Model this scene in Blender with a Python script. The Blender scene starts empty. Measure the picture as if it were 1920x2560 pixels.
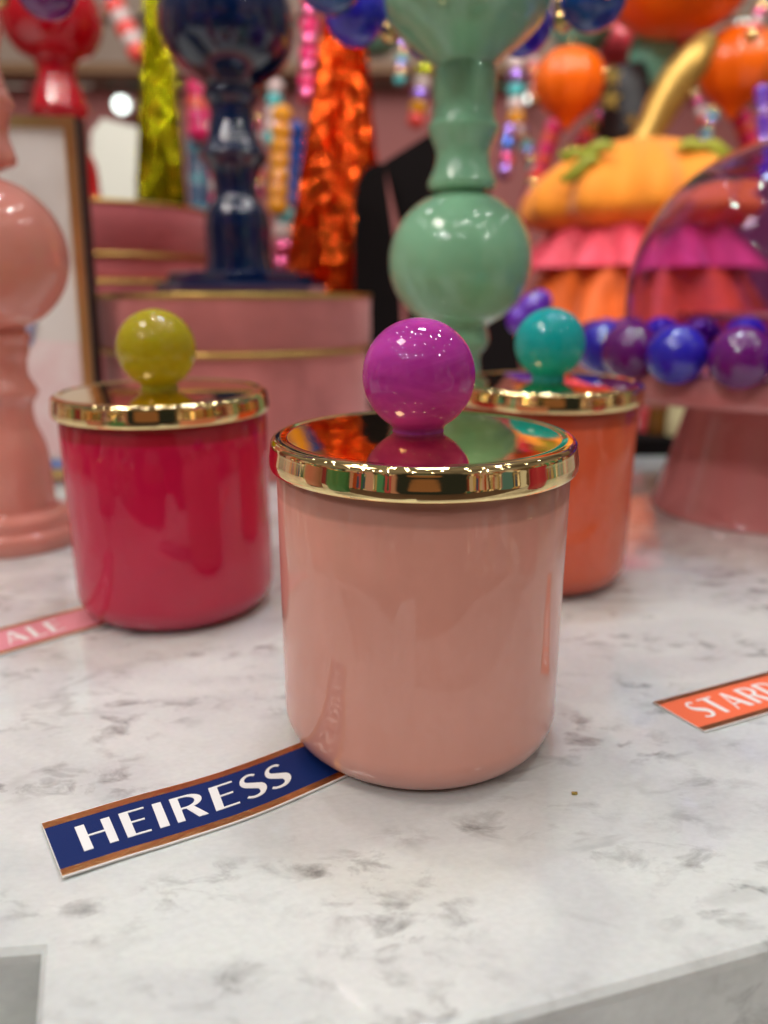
import bpy, bmesh, math, random
from mathutils import Vector, Matrix
PI = math.pi
rnd = random.Random(7)
C = bpy.context.scene.collection
sc = bpy.context.scene

# ------------------------------------------------------------------ camera
PITCH = math.radians(15.757)
H = 0.1355                      # lens height above the marble
FPX = 1916.4                   # focal length in photo pixels (1920 x 2560)
cam_d = bpy.data.cameras.new('camera')
cam = bpy.data.objects.new('camera', cam_d); C.objects.link(cam)
cam.location = (0, 0, H); cam.rotation_euler = (PI/2 - PITCH, 0, 0)
cam_d.sensor_fit = 'VERTICAL'; cam_d.sensor_height = 36.0; cam_d.sensor_width = 27.0
cam_d.lens = 36.0*FPX/2560.0
cam_d.clip_start = 0.005; cam_d.clip_end = 50
cam_d.dof.use_dof = True
cam_d.dof.focus_distance = 0.205
cam_d.dof.aperture_fstop = cam_d.lens/4.2       # about 4 mm opening, phone-like
sc.camera = cam

# ------------------------------------------------------------------ colour management
sc.view_settings.view_transform = 'Standard'
sc.view_settings.look = 'None'
sc.view_settings.gamma = 1.0
sc.view_settings.use_curve_mapping = False
sc.view_settings.exposure = 0.18

def lin(r, g, b, a=1.0):
    f = lambda c: (c/255.0)/12.92 if c/255.0 <= 0.04045 else (((c/255.0)+0.055)/1.055)**2.4
    return (f(r), f(g), f(b), a)

# ------------------------------------------------------------------ world: the rest of the shop, seen only in reflections
world = bpy.data.worlds.new('World'); sc.world = world; world.use_nodes = True
nt = world.node_tree; nt.nodes.clear()
def N(t, typ, **kw):
    n = t.nodes.new(typ)
    for k, v in kw.items():
        try: setattr(n, k, v)
        except Exception: pass
    return n
def ramp(t, pts, interp='LINEAR'):
    r = N(t, 'ShaderNodeValToRGB'); cr = r.color_ramp; cr.interpolation = interp
    while len(cr.elements) < len(pts): cr.elements.new(0.5)
    for e, (p, c) in zip(cr.elements, pts): e.position = p; e.color = c
    return r
def math_n(t, op, a=None, b=None, c=None):
    m = N(t, 'ShaderNodeMath'); m.operation = op
    for i, v in enumerate((a, b, c)):
        if v is None: continue
        if isinstance(v, (int, float)): m.inputs[i].default_value = v
        else: t.links.new(v, m.inputs[i])
    return m.outputs[0]
def mixc(t, fac, a, b, mode='MIX'):
    m = N(t, 'ShaderNodeMix'); m.data_type = 'RGBA'; m.blend_type = mode
    for sock, v in ((m.inputs[0], fac), (m.inputs[6], a), (m.inputs[7], b)):
        if isinstance(v, (int, float)): sock.default_value = v
        elif isinstance(v, tuple): sock.default_value = v
        else: t.links.new(v, sock)
    return m.outputs[2]
tc = N(nt, 'ShaderNodeTexCoord'); sx = N(nt, 'ShaderNodeSeparateXYZ')
nt.links.new(tc.outputs['Generated'], sx.inputs[0])
az = math_n(nt, 'ARCTAN2', sx.outputs[0], sx.outputs[1])
comb = N(nt, 'ShaderNodeCombineXYZ')
wn = N(nt, 'ShaderNodeTexNoise'); wn.inputs['Scale'].default_value = 5; wn.inputs['Detail'].default_value = 3; nt.links.new(tc.outputs['Generated'], wn.inputs['Vector'])
nt.links.new(math_n(nt, 'ADD', math_n(nt, 'MULTIPLY', az, 4.2), math_n(nt, 'MULTIPLY', wn.outputs[0], .25)), comb.inputs[0]); nt.links.new(math_n(nt, 'MULTIPLY', sx.outputs[2], .8), comb.inputs[1])
comb2 = N(nt, 'ShaderNodeCombineXYZ'); nt.links.new(math_n(nt, 'MULTIPLY', az, 22.0), comb2.inputs[0]); nt.links.new(math_n(nt, 'MULTIPLY', sx.outputs[2], 5.5), comb2.inputs[1])
vor2 = N(nt, 'ShaderNodeTexVoronoi'); vor2.inputs['Scale'].default_value = 1.6; nt.links.new(comb2.outputs[0], vor2.inputs['Vector'])
sv2 = N(nt, 'ShaderNodeSeparateColor'); nt.links.new(vor2.outputs['Color'], sv2.inputs[0])
vor = N(nt, 'ShaderNodeTexVoronoi'); vor.inputs['Scale'].default_value = 2.3; nt.links.new(comb.outputs[0], vor.inputs['Vector'])
sv = N(nt, 'ShaderNodeSeparateColor'); nt.links.new(vor.outputs['Color'], sv.inputs[0])
shop = ramp(nt, [(0.0, (.30, .05, .06, 1)), (.12, (.62, .30, .24, 1)), (.22, (.05, .04, .03, 1)), (.32, (.10, .34, .20, 1)),
                 (.42, (.80, .66, .45, 1)), (.52, (.75, .20, .05, 1)), (.60, (.16, .10, .07, 1)), (.70, (.70, .38, .36, 1)),
                 (.80, (.90, .85, .75, 1)), (.90, (.12, .26, .30, 1))], 'CONSTANT')
nt.links.new(sv.outputs[0], shop.inputs[0])
# ceiling: dull beige with darker bays
nz = N(nt, 'ShaderNodeTexNoise'); nz.inputs['Scale'].default_value = 2.2; nz.inputs['Detail'].default_value = 2
nt.links.new(tc.outputs['Generated'], nz.inputs['Vector'])
ceil = ramp(nt, [(.35, (.13, .10, .085, 1)), (.62, (.42, .37, .32, 1))])
nt.links.new(nz.outputs[0], ceil.inputs[0])
up = N(nt, 'ShaderNodeMapRange'); up.inputs[1].default_value = .26; up.inputs[2].default_value = .38
nt.links.new(sx.outputs[2], up.inputs[0])
small = ramp(nt, [(0.0, (.55, .10, .12, 1)), (.2, (.10, .07, .05, 1)), (.35, (.60, .42, .20, 1)), (.5, (.05, .16, .12, 1)), (.62, (.70, .55, .45, 1)),
                  (.74, (.45, .08, .03, 1)), (.86, (.08, .10, .22, 1)), (.93, (1.6, 1.3, .9, 1))], 'CONSTANT')
nt.links.new(sv2.outputs[1], small.inputs[0])
pick = math_n(nt, 'GREATER_THAN', sv.outputs[2], .45)
shopc = mixc(nt, pick, shop.outputs[0], small.outputs[0])
# the photographer behind the lens: dark jumper, warm hands, pale phone
def blob(cx, cz, rx, rz, edge=.12):
    a = math_n(nt, 'DIVIDE', math_n(nt, 'SUBTRACT', sx.outputs[0], cx), rx); b = math_n(nt, 'DIVIDE', math_n(nt, 'SUBTRACT', sx.outputs[2], cz), rz)
    d = math_n(nt, 'ADD', math_n(nt, 'POWER', math_n(nt, 'ABSOLUTE', a), 3.0), math_n(nt, 'POWER', math_n(nt, 'ABSOLUTE', b), 3.0))
    m_ = N(nt, 'ShaderNodeMapRange'); m_.inputs[1].default_value = 1 + edge; m_.inputs[2].default_value = 1 - edge; nt.links.new(d, m_.inputs[0])
    return math_n(nt, 'MULTIPLY', m_.outputs[0], math_n(nt, 'LESS_THAN', sx.outputs[1], 0.0))
shopc = mixc(nt, blob(.06, .10, .42, .50), shopc, (.035, .04, .038, 1))
shopc = mixc(nt, blob(-.03, .06, .21, .13), shopc, (.38, .17, .085, 1))
shopc = mixc(nt, blob(-.03, .25, .13, .09, .02), shopc, (.30, .31, .26, 1))
col = mixc(nt, up.outputs[0], shopc, ceil.outputs[0])
col = mixc(nt, math_n(nt, 'MULTIPLY', blob(.06, .20, .36, .42), .9), col, shopc)
dn = N(nt, 'ShaderNodeMapRange'); dn.inputs[1].default_value = -.28; dn.inputs[2].default_value = -.34
nt.links.new(sx.outputs[2], dn.inputs[0])
col = mixc(nt, dn.outputs[0], col, (.22, .19, .17, 1))
bg = N(nt, 'ShaderNodeBackground'); nt.links.new(col, bg.inputs[0]); bg.inputs[1].default_value = 0.46
wo = N(nt, 'ShaderNodeOutputWorld'); nt.links.new(bg.outputs[0], wo.inputs[0])

# ------------------------------------------------------------------ shop lamps, plus added fill spots for the background
def spot(x, y, z, watt, rad=0.016, colr=(1, .93, .84)):
    l = bpy.data.lights.new('downlight', 'POINT'); l.energy = watt; l.shadow_soft_size = rad; l.color = colr
    o = bpy.data.objects.new('downlight', l); C.objects.link(o); o.location = (x, y, z); return o
lr = random.Random(21)
for iy, y in enumerate((-1.5, -1.0, -0.45, 0.1, 0.62, 1.15)):
    for ix, x in enumerate((-1.55, -0.95, -0.38, 0.3, 0.9, 1.5)):
        if lr.random() < 0.12: continue
        spot(x + lr.uniform(-.16, .16), y + lr.uniform(-.14, .14), 1.75 + lr.uniform(-.08, .12), lr.choice((1.0, 1.2, 1.6, 2.4, 9.5))*(1.45 if y < 0 else .85),
             lr.uniform(.018, .026), (1, lr.uniform(.95, .99), lr.uniform(.88, .99)))
for x, y in ((-.12, .35), (.06, .30), (.42, .25), (-.5, .7), (.2, .8), (.75, .5)):   # closer track spots
    spot(x, y, 1.45, 2.0, .016, (1, .98, .96))
def area(x, y, z, sx_, sy_, watt, colr, target):
    l = bpy.data.lights.new('light_panel', 'AREA'); l.shape = 'RECTANGLE'; l.size = sx_; l.size_y = sy_; l.energy = watt; l.color = colr
    o = bpy.data.objects.new('light_panel', l); C.objects.link(o); o.location = (x, y, z)
    d = Vector(target) - Vector((x, y, z)); o.rotation_euler = d.to_track_quat('-Z', 'Y').to_euler(); return o
def beam(x, y, z, watt, target, deg=50):
    l = bpy.data.lights.new('background_fill', 'SPOT'); l.energy = watt; l.shadow_soft_size = .02; l.color = (1, .95, .88); l.spot_size = math.radians(deg); l.spot_blend = .8
    o = bpy.data.objects.new('background_fill', l); C.objects.link(o); o.location = (x, y, z)
    o.rotation_euler = (Vector(target) - Vector((x, y, z))).to_track_quat('-Z', 'Y').to_euler()
beam(-.9, -.3, 1.7, 26, (-.3, 1.2, .35)); beam(.1, -.4, 1.7, 24, (.25, 1.2, .35)); beam(1.0, -.2, 1.7, 34, (.45, 1.1, .3))  # unseen spots added to brighten the upright background pieces
area(.10, .62, 1.35, .20, .11, 3.0, (.72, .80, 1.0), (0, .3, 0))
area(-.55, .15, 1.15, .30, .20, 2.6, (1, .86, .80), (0, .3, 0))

# ------------------------------------------------------------------ helpers
cp, sp = math.cos(PITCH), math.sin(PITCH)
def ray(px, py):
    u = (px - 960)/FPX; v = (1280 - py)/FPX
    return Vector((u, cp + v*sp, -sp + v*cp))
def on_z(px, py, z=0.0):
    d = ray(px, py); t = (z - H)/d.z; return Vector((0, 0, H)) + d*t
def at_y(px, py, Y):
    d = ray(px, py); return Vector((0, 0, H)) + d*(Y/d.y)
def depth(Y, z): return Y*cp + (H - z)*sp

def obj(name, bm, m, parent=None, smooth=True, loc=None):
    me = bpy.data.meshes.new(name); bm.normal_update(); bm.to_mesh(me); bm.free()
    if smooth:
        for p in me.polygons: p.use_smooth = True
    if m: me.materials.append(m)
    o = bpy.data.objects.new(name, me); C.objects.link(o)
    if parent: o.parent = parent
    if loc is not None: o.location = loc
    return o
def thing(name, label, cat, loc=(0, 0, 0), rotz=0, group=None):
    o = bpy.data.objects.new(name, None); C.objects.link(o); o.empty_display_size = .01
    o.location = loc; o.rotation_euler = (0, 0, rotz); o['label'] = label; o['category'] = cat
    if group: o['group'] = group
    return o
def tag(o, label, cat, group=None):
    o['label'] = label; o['category'] = cat
    if group: o['group'] = group
    return o
def struct(o): o['kind'] = 'structure'; return o

def lathe(prof, seg=96, bm=None, cx=0, cy=0, flute=0, famp=0, crease=None):
    """prof: list of (r, z)"""
    bm = bm or bmesh.new(); rings = []
    for r, z in prof:
        if r <= 1e-6: rings.append([bm.verts.new((cx, cy, z))])
        else:
            rg = []
            for i in range(seg):
                a = 2*PI*i/seg; rr = r*(1 + (famp*math.cos(flute*a) if flute else 0))
                rg.append(bm.verts.new((cx + rr*math.cos(a), cy + rr*math.sin(a), z)))
            rings.append(rg)
    for a, b in zip(rings, rings[1:]):
        for i in range(seg):
            j = (i + 1) % seg
            if len(a) == 1 and len(b) == 1: continue
            if len(a) == 1: bm.faces.new((a[0], b[j], b[i]))
            elif len(b) == 1: bm.faces.new((a[i], a[j], b[0]))
            else: bm.faces.new((a[i], a[j], b[j], b[i]))
    bmesh.ops.recalc_face_normals(bm, faces=bm.faces)
    return bm
def smoothprof(pts, n=6):
    """Catmull-Rom through (r,z) points"""
    out = []
    P = [pts[0]] + list(pts) + [pts[-1]]
    for i in range(1, len(P) - 2):
        p0, p1, p2, p3 = P[i-1], P[i], P[i+1], P[i+2]
        for k in range(n):
            t = k/n
            f = lambda a, b, c, d: 0.5*((2*b) + (-a + c)*t + (2*a - 5*b + 4*c - d)*t*t + (-a + 3*b - 3*c + d)*t**3)
            out.append((max(0, f(p0[0], p1[0], p2[0], p3[0])), f(p0[1], p1[1], p2[1], p3[1])))
    out.append(pts[-1]); return out
def ball(r, seg=48, rings=24, sz=1.0, bm=None, c=(0, 0, 0)):
    prof = [(r*math.sin(PI*i/rings), c[2] - r*sz*math.cos(PI*i/rings)) for i in range(rings + 1)]
    prof[0] = (0, prof[0][1]); prof[-1] = (0, prof[-1][1])
    return lathe(prof, seg, bm, c[0], c[1])
def tube(pts, rad, seg=16, bm=None):
    bm = bm or bmesh.new(); rings = []
    pts = [Vector(p) for p in pts]
    rad = rad if isinstance(rad, (list, tuple)) else [rad]*len(pts)
    for i, p in enumerate(pts):
        d = (pts[min(i+1, len(pts)-1)] - pts[max(i-1, 0)]).normalized()
        a = d.cross(Vector((0, 1, 0.13))).normalized(); b = d.cross(a).normalized()
        rings.append([bm.verts.new(p + (a*math.cos(2*PI*k/seg) + b*math.sin(2*PI*k/seg))*rad[i]) for k in range(seg)])
    for A, B in zip(rings, rings[1:]):
        for k in range(seg): bm.faces.new((A[k], A[(k+1) % seg], B[(k+1) % seg], B[k]))
    bm.faces.new(rings[0]); bm.faces.new(rings[-1][::-1])
    bmesh.ops.recalc_face_normals(bm, faces=bm.faces); return bm
def boxm(cx, cy, cz, sx_, sy_, sz_, bev=0.0, bm=None):
    b = bmesh.new(); bmesh.ops.create_cube(b, size=1)
    for v in b.verts: v.co = Vector((v.co.x*sx_ + cx, v.co.y*sy_ + cy, v.co.z*sz_ + cz))
    if bev: bmesh.ops.bevel(b, geom=list(b.edges), offset=bev, segments=3, affect='EDGES', profile=.6)
    if bm is None: return b
    me = bpy.data.meshes.new('t'); b.to_mesh(me); b.free(); bm.from_mesh(me); bpy.data.meshes.remove(me); return bm
def extrude_poly(pts, n):
    """closed outline (list of Vectors) given a thickness vector n"""
    bm = bmesh.new(); A = [bm.verts.new(p) for p in pts]; B = [bm.verts.new(Vector(p) + n) for p in pts]
    bm.faces.new(A); bm.faces.new(B[::-1])
    for i in range(len(A)): bm.faces.new((A[i], B[i], B[(i+1) % len(A)], A[(i+1) % len(A)]))
    bmesh.ops.recalc_face_normals(bm, faces=bm.faces); return bm

# ------------------------------------------------------------------ materials
def mat(name, c, rough=.3, metal=0.0, coat=0.0, sss=0.0, sssr=(.01, .006, .005), trans=0.0, ior=1.5, spec=.5,
        var=0.0, vscale=40, bump=0.0, bscale=200, sheen=0.0, aniso=0.0, var_col=None, stretch=(1, 1, 1)):
    m = bpy.data.materials.new(name); m.use_nodes = True; t = m.node_tree; b = t.nodes['Principled BSDF']
    b.inputs['Base Color'].default_value = c if len(c) == 4 else (*c, 1)
    b.inputs['Roughness'].default_value = rough; b.inputs['Metallic'].default_value = metal
    b.inputs['Coat Weight'].default_value = coat; b.inputs['Coat Roughness'].default_value = .02
    b.inputs['IOR'].default_value = ior; b.inputs['Transmission Weight'].default_value = trans
    b.inputs['Specular IOR Level'].default_value = spec
    b.inputs['Anisotropic'].default_value = aniso
    if sss:
        b.inputs['Subsurface Weight'].default_value = sss; b.inputs['Subsurface Radius'].default_value = (1, .6, .5)
        b.inputs['Subsurface Scale'].default_value = sssr[0]
    if sheen: b.inputs['Sheen Weight'].default_value = sheen
    if var or bump:
        tcn = N(t, 'ShaderNodeTexCoord'); mp = N(t, 'ShaderNodeMapping'); mp.inputs['Scale'].default_value = stretch
        t.links.new(tcn.outputs['Object'], mp.inputs[0])
    if var:
        n1 = N(t, 'ShaderNodeTexNoise'); n1.inputs['Scale'].default_value = vscale; n1.inputs['Detail'].default_value = 5
        n1.inputs['Distortion'].default_value = 1.2
        t.links.new(mp.outputs[0], n1.inputs['Vector'])
        cc = c if len(c) == 4 else (*c, 1)
        c2 = var_col or tuple(min(1, x*(1 - var)) for x in cc[:3]) + (1,)
        r = ramp(t, [(.32, c2), (.68, cc)]); t.links.new(n1.outputs[0], r.inputs[0])
        t.links.new(r.outputs[0], b.inputs['Base Color'])
    if bump:
        n2 = N(t, 'ShaderNodeTexNoise'); n2.inputs['Scale'].default_value = bscale; n2.inputs['Detail'].default_value = 4
        t.links.new(mp.outputs[0], n2.inputs['Vector'])
        bp = N(t, 'ShaderNodeBump'); bp.inputs['Strength'].default_value = bump; bp.inputs['Distance'].default_value = .001
        t.links.new(n2.outputs[0], bp.inputs['Height']); t.links.new(bp.outputs[0], b.inputs['Normal'])
    return m

def marble_mat():
    m = bpy.data.materials.new('white_marble'); m.use_nodes = True; t = m.node_tree; b = t.nodes['Principled BSDF']
    tcn = N(t, 'ShaderNodeTexCoord')
    mp = N(t, 'ShaderNodeMapping'); mp.inputs['Rotation'].default_value = (0, 0, math.radians(-32)); mp.inputs['Scale'].default_value = (1, 1.7, 1)
    t.links.new(tcn.outputs['Object'], mp.inputs[0])
    def noise(scale, detail, dist=0, rough=.5, off=0):
        n = N(t, 'ShaderNodeTexNoise'); n.inputs['Scale'].default_value = scale; n.inputs['Detail'].default_value = detail
        n.inputs['Distortion'].default_value = dist; n.inputs['Roughness'].default_value = rough
        if off:
            a = N(t, 'ShaderNodeVectorMath'); a.operation = 'ADD'; a.inputs[1].default_value = (off, off*1.7, 0)
            t.links.new(mp.outputs[0], a.inputs[0]); t.links.new(a.outputs[0], n.inputs['Vector'])
        else: t.links.new(mp.outputs[0], n.inputs['Vector'])
        return n.outputs[0]
    W = (0, 0, 0, 1); B = (1, 1, 1, 1)
    # broad cloudy tone
    cloud = ramp(t, [(.38, (.68, .705, .69, 1)), (.60, (.79, .83, .79, 1))]); t.links.new(noise(14, 4, .8), cloud.inputs[0])
    # blotches: small grey smudges, clustered
    blot = ramp(t, [(.50, W), (.69, B)]); t.links.new(noise(82, 7, .45, .62), blot.inputs[0])
    mask = ramp(t, [(.44, W), (.64, B)]); t.links.new(noise(21, 3, .3, .5, 3.1), mask.inputs[0])
    bm_ = math_n(t, 'MULTIPLY', blot.outputs[0], mask.outputs[0])
    # thin veins: the zero set of a distorted noise
    v = math_n(t, 'ABSOLUTE', math_n(t, 'SUBTRACT', noise(8, 5, .5, .52, 7.7), .5))
    vr = ramp(t, [(0.0, B), (.018, W)], 'EASE'); t.links.new(v, vr.inputs[0])
    vmask = ramp(t, [(.50, W), (.66, B)]); t.links.new(noise(11, 2, 0, .5, 12.4), vmask.inputs[0])
    vm = math_n(t, 'MULTIPLY', vr.outputs[0], vmask.outputs[0])
    f = math_n(t, 'MAXIMUM', math_n(t, 'MULTIPLY', bm_, 1.0), math_n(t, 'MULTIPLY', vm, .34))
    fine = ramp(t, [(.35, (.94, .94, .94, 1)), (.65, (1, 1, 1, 1))]); t.links.new(noise(420, 3), fine.inputs[0])
    c = mixc(t, f, cloud.outputs[0], (.25, .255, .245, 1))
    c = mixc(t, 1.0, c, fine.outputs[0], 'MULTIPLY')
    t.links.new(c, b.inputs['Base Color'])
    b.inputs['Roughness'].default_value = .10; b.inputs['Coat Weight'].default_value = .8; b.inputs['Coat Roughness'].default_value = .02
    b.inputs['Specular IOR Level'].default_value = .45
    b.inputs['Subsurface Weight'].default_value = .12; b.inputs['Subsurface Scale'].default_value = .004
    bp = N(t, 'ShaderNodeBump'); bp.inputs['Strength'].default_value = .03; bp.inputs['Distance'].default_value = .0005
    t.links.new(noise(30, 3), bp.inputs['Height']); t.links.new(bp.outputs[0], b.inputs['Coat Normal'])
    return m
M = {}
M['marble'] = marble_mat()

def gold_lid_mat():
    m = bpy.data.materials.new('polished_gold'); m.use_nodes = True; t = m.node_tree; b = t.nodes['Principled BSDF']
    b.inputs['Metallic'].default_value = 1; b.inputs['Roughness'].default_value = .055
    b.inputs['Base Color'].default_value = (.93, .72, .36, 1)
    tcn = N(t, 'ShaderNodeTexCoord'); s = N(t, 'ShaderNodeSeparateXYZ'); t.links.new(tcn.outputs['Object'], s.inputs[0])
    # faint concentric lathe marks
    r2 = math_n(t, 'SQRT', math_n(t, 'ADD', math_n(t, 'POWER', s.outputs[0], 2.0), math_n(t, 'POWER', s.outputs[1], 2.0)))
    cb = N(t, 'ShaderNodeCombineXYZ'); t.links.new(math_n(t, 'MULTIPLY', r2, 1200.0), cb.inputs[0]); t.links.new(math_n(t, 'MULTIPLY', s.outputs[2], 300.0), cb.inputs[1])
    n = N(t, 'ShaderNodeTexNoise'); n.inputs['Scale'].default_value = 1; n.inputs['Detail'].default_value = 3; t.links.new(cb.outputs[0], n.inputs['Vector'])
    n2 = N(t, 'ShaderNodeTexNoise'); n2.inputs['Scale'].default_value = 45; n2.inputs['Detail'].default_value = 2; t.links.new(tcn.outputs['Object'], n2.inputs['Vector'])
    bp = N(t, 'ShaderNodeBump'); bp.inputs['Strength'].default_value = .035; bp.inputs['Distance'].default_value = .0002
    t.links.new(n.outputs[0], bp.inputs['Height'])
    bp2 = N(t, 'ShaderNodeBump'); bp2.inputs['Strength'].default_value = .10; bp2.inputs['Distance'].default_value = .0008
    t.links.new(n2.outputs[0], bp2.inputs['Height']); t.links.new(bp.outputs[0], bp2.inputs['Normal'])
    t.links.new(bp2.outputs[0], b.inputs['Normal'])
    n3 = N(t, 'ShaderNodeTexNoise'); n3.inputs['Scale'].default_value = 160; n3.inputs['Detail'].default_value = 4; t.links.new(tcn.outputs['Object'], n3.inputs['Vector'])
    rr = N(t, 'ShaderNodeMapRange'); rr.inputs[1].default_value = .4; rr.inputs[2].default_value = .75; rr.inputs[3].default_value = .035; rr.inputs[4].default_value = .09
    t.links.new(n3.outputs[0], rr.inputs[0]); t.links.new(rr.outputs[0], b.inputs['Roughness'])
    return m
M['gold'] = gold_lid_mat()
M['gold_trim'] = mat('brushed_gold_trim', (.62, .43, .12), .35, 1.0, var=.2, vscale=60)
M['foil'] = mat('copper_foil', (.92, .50, .20), .28, 1.0, bump=.25, bscale=900, var=.25, vscale=120)
M['card'] = mat('white_card', (.82, .80, .76), .6)
M['navy_print'] = mat('navy_print', lin(10, 40, 100), .5, spec=.25, bump=.12, bscale=2500)
M['pink_print'] = mat('pink_print', lin(232, 150, 160), .5, spec=.3)
M['orange_print'] = mat('orange_print', lin(250, 120, 80), .5, spec=.25)
M['ink_white'] = mat('white_ink', (.92, .93, .90), .5)

def jar_glass(name, c, c_top, wax_z=.0800):
    """painted glass: opaque colour under a clear gloss; above the wax the glass is a little darker"""
    m = mat(name, c, .5, coat=1.0, sss=.25, sssr=(.006,), spec=.15)
    t = m.node_tree; b = t.nodes['Principled BSDF']; b.inputs['Coat Roughness'].default_value = .012; b.inputs['Coat IOR'].default_value = 1.56
    tcn = N(t, 'ShaderNodeTexCoord'); s = N(t, 'ShaderNodeSeparateXYZ'); t.links.new(tcn.outputs['Object'], s.inputs[0])
    nz_ = N(t, 'ShaderNodeTexNoise'); nz_.inputs['Scale'].default_value = 55; nz_.inputs['Detail'].default_value = 3
    mp = N(t, 'ShaderNodeMapping'); mp.inputs['Scale'].default_value = (1, 1, .16); t.links.new(tcn.outputs['Object'], mp.inputs[0]); t.links.new(mp.outputs[0], nz_.inputs['Vector'])
    streak = ramp(t, [(.35, tuple(x*.93 for x in c[:3]) + (1,)), (.65, c)]); t.links.new(nz_.outputs[0], streak.inputs[0])
    lvl = math_n(t, 'ADD', s.outputs[2], math_n(t, 'MULTIPLY', nz_.outputs[0], .0015))
    mr = N(t, 'ShaderNodeMapRange'); mr.inputs[1].default_value = wax_z; mr.inputs[2].default_value = wax_z + .0012
    t.links.new(lvl, mr.inputs[0])
    cc = mixc(t, mr.outputs[0], streak.outputs[0], c_top)
    mb = N(t, 'ShaderNodeMapRange'); mb.inputs[1].default_value = .0125; mb.inputs[2].default_value = .004; t.links.new(lvl, mb.inputs[0])
    thick = tuple(x*k_ + a_ for x, k_, a_ in zip(c[:3], (.62, .62, .62), (.02, .025, .045))) + (1,)
    cc = mixc(t, math_n(t, 'MULTIPLY', mb.outputs[0], .75), cc, thick)
    t.links.new(cc, b.inputs['Base Color'])
    n4 = N(t, 'ShaderNodeTexNoise'); n4.inputs['Scale'].default_value = 28; n4.inputs['Detail'].default_value = 1; t.links.new(mp.outputs[0], n4.inputs['Vector'])
    bp = N(t, 'ShaderNodeBump'); bp.inputs['Strength'].default_value = .12; bp.inputs['Distance'].default_value = .001
    t.links.new(n4.outputs[0], bp.inputs['Height']); t.links.new(bp.outputs[0], b.inputs['Coat Normal'])
    return m
def resin(name, c, c2):
    m = mat(name, c, .015, sss=.7, sssr=(.012,), var=.3, vscale=38, var_col=c2, stretch=(.6, .6, 2.2))
    return m

# ------------------------------------------------------------------ marble slab (table top)
def slab():
    P2 = on_z(97, 2373); P1 = on_z(0, 2381); dl = (P1 - P2).normalized()
    P3 = on_z(83, 2556); dd = (P3 - P2).normalized()
    R1 = on_z(1238, 2557); R2 = on_z(1713, 2425); dr = (R2 - R1).normalized()
    # where the tongue's left side meets the right-hand edge line, well below the frame
    A = P2 + dd*.12
    Bp = R1 - dr*.02
    outline = [Vector((-1.0, .86, 0)), P2 + dl*1.0, P2, A, Vector((A.x + .02, A.y - .01, 0)), Bp, R1 + dr*1.2, Vector((1.2, .86, 0))]
    outline = [Vector((p.x, p.y, 0)) for p in outline]
    bm = bmesh.new(); top = [bm.verts.new(p) for p in outline]; bot = [bm.verts.new(p + Vector((0, 0, -.035))) for p in outline]
    ft = bm.faces.new(top); bm.faces.new(bot[::-1])
    for i in range(len(top)): bm.faces.new((top[i], bot[i], bot[(i+1) % len(top)], top[(i+1) % len(top)]))
    bmesh.ops.recalc_face_normals(bm, faces=bm.faces)
    te = [e for e in bm.edges if all(abs(v.co.z) < 1e-6 for v in e.verts)]
    bmesh.ops.bevel(bm, geom=te, offset=.0035, segments=3, affect='EDGES', profile=.55)
    o = obj('marble_tabletop', bm, M['marble'], smooth=False)
    o['label'] = 'white marble tabletop with grey flecks and a polished edge'; o['category'] = 'tabletop'
    return o
slab()
M['plinth'] = mat('grey_marble_plinth', (.62, .62, .60), .18, coat=.3, var=.45, vscale=22)
o = obj('marble_plinth', boxm(0, .44, -.24, 2.6, .9, .40), M['plinth'], smooth=False)
tag(o, 'grey marble plinth under the tabletop edge', 'plinth')

# ------------------------------------------------------------------ room behind
M['floor'] = mat('shop_floor', (.18, .11, .09), .4, var=.3, vscale=3)
struct(obj('floor', boxm(0, .6, -.84, 8, 8, .02), M['floor'], smooth=False))
M['cornice_m'] = mat('bronze_trim', (.30, .16, .07), .5)
M['wall_pink'] = mat('dusty_pink_wall', lin(176, 104, 100), .6, var=.12, vscale=2)
M['wall_beige'] = mat('beige_soffit', lin(178, 158, 142), .6, var=.15, vscale=2)
YW = 2.4
zc = at_y(300, 208, YW).z
struct(obj('wall', boxm(0, YW + .05, zc/2 - .42, 7, .1, zc + .82), M['wall_pink'], smooth=False))
struct(obj('soffit', boxm(0, YW - .03, zc + .45, 7, .1, .9), M['wall_beige'], smooth=False))
tr = obj('cornice', boxm(0, YW - .09, zc + .012, 7, .03, .024), M['cornice_m'], smooth=False); struct(tr)
for k, zz in enumerate((.14, .30)):
    struct(obj('cornice', boxm(0, YW - .09, zc + zz, 7, .03, .012), M['wall_beige'], smooth=False))

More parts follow.
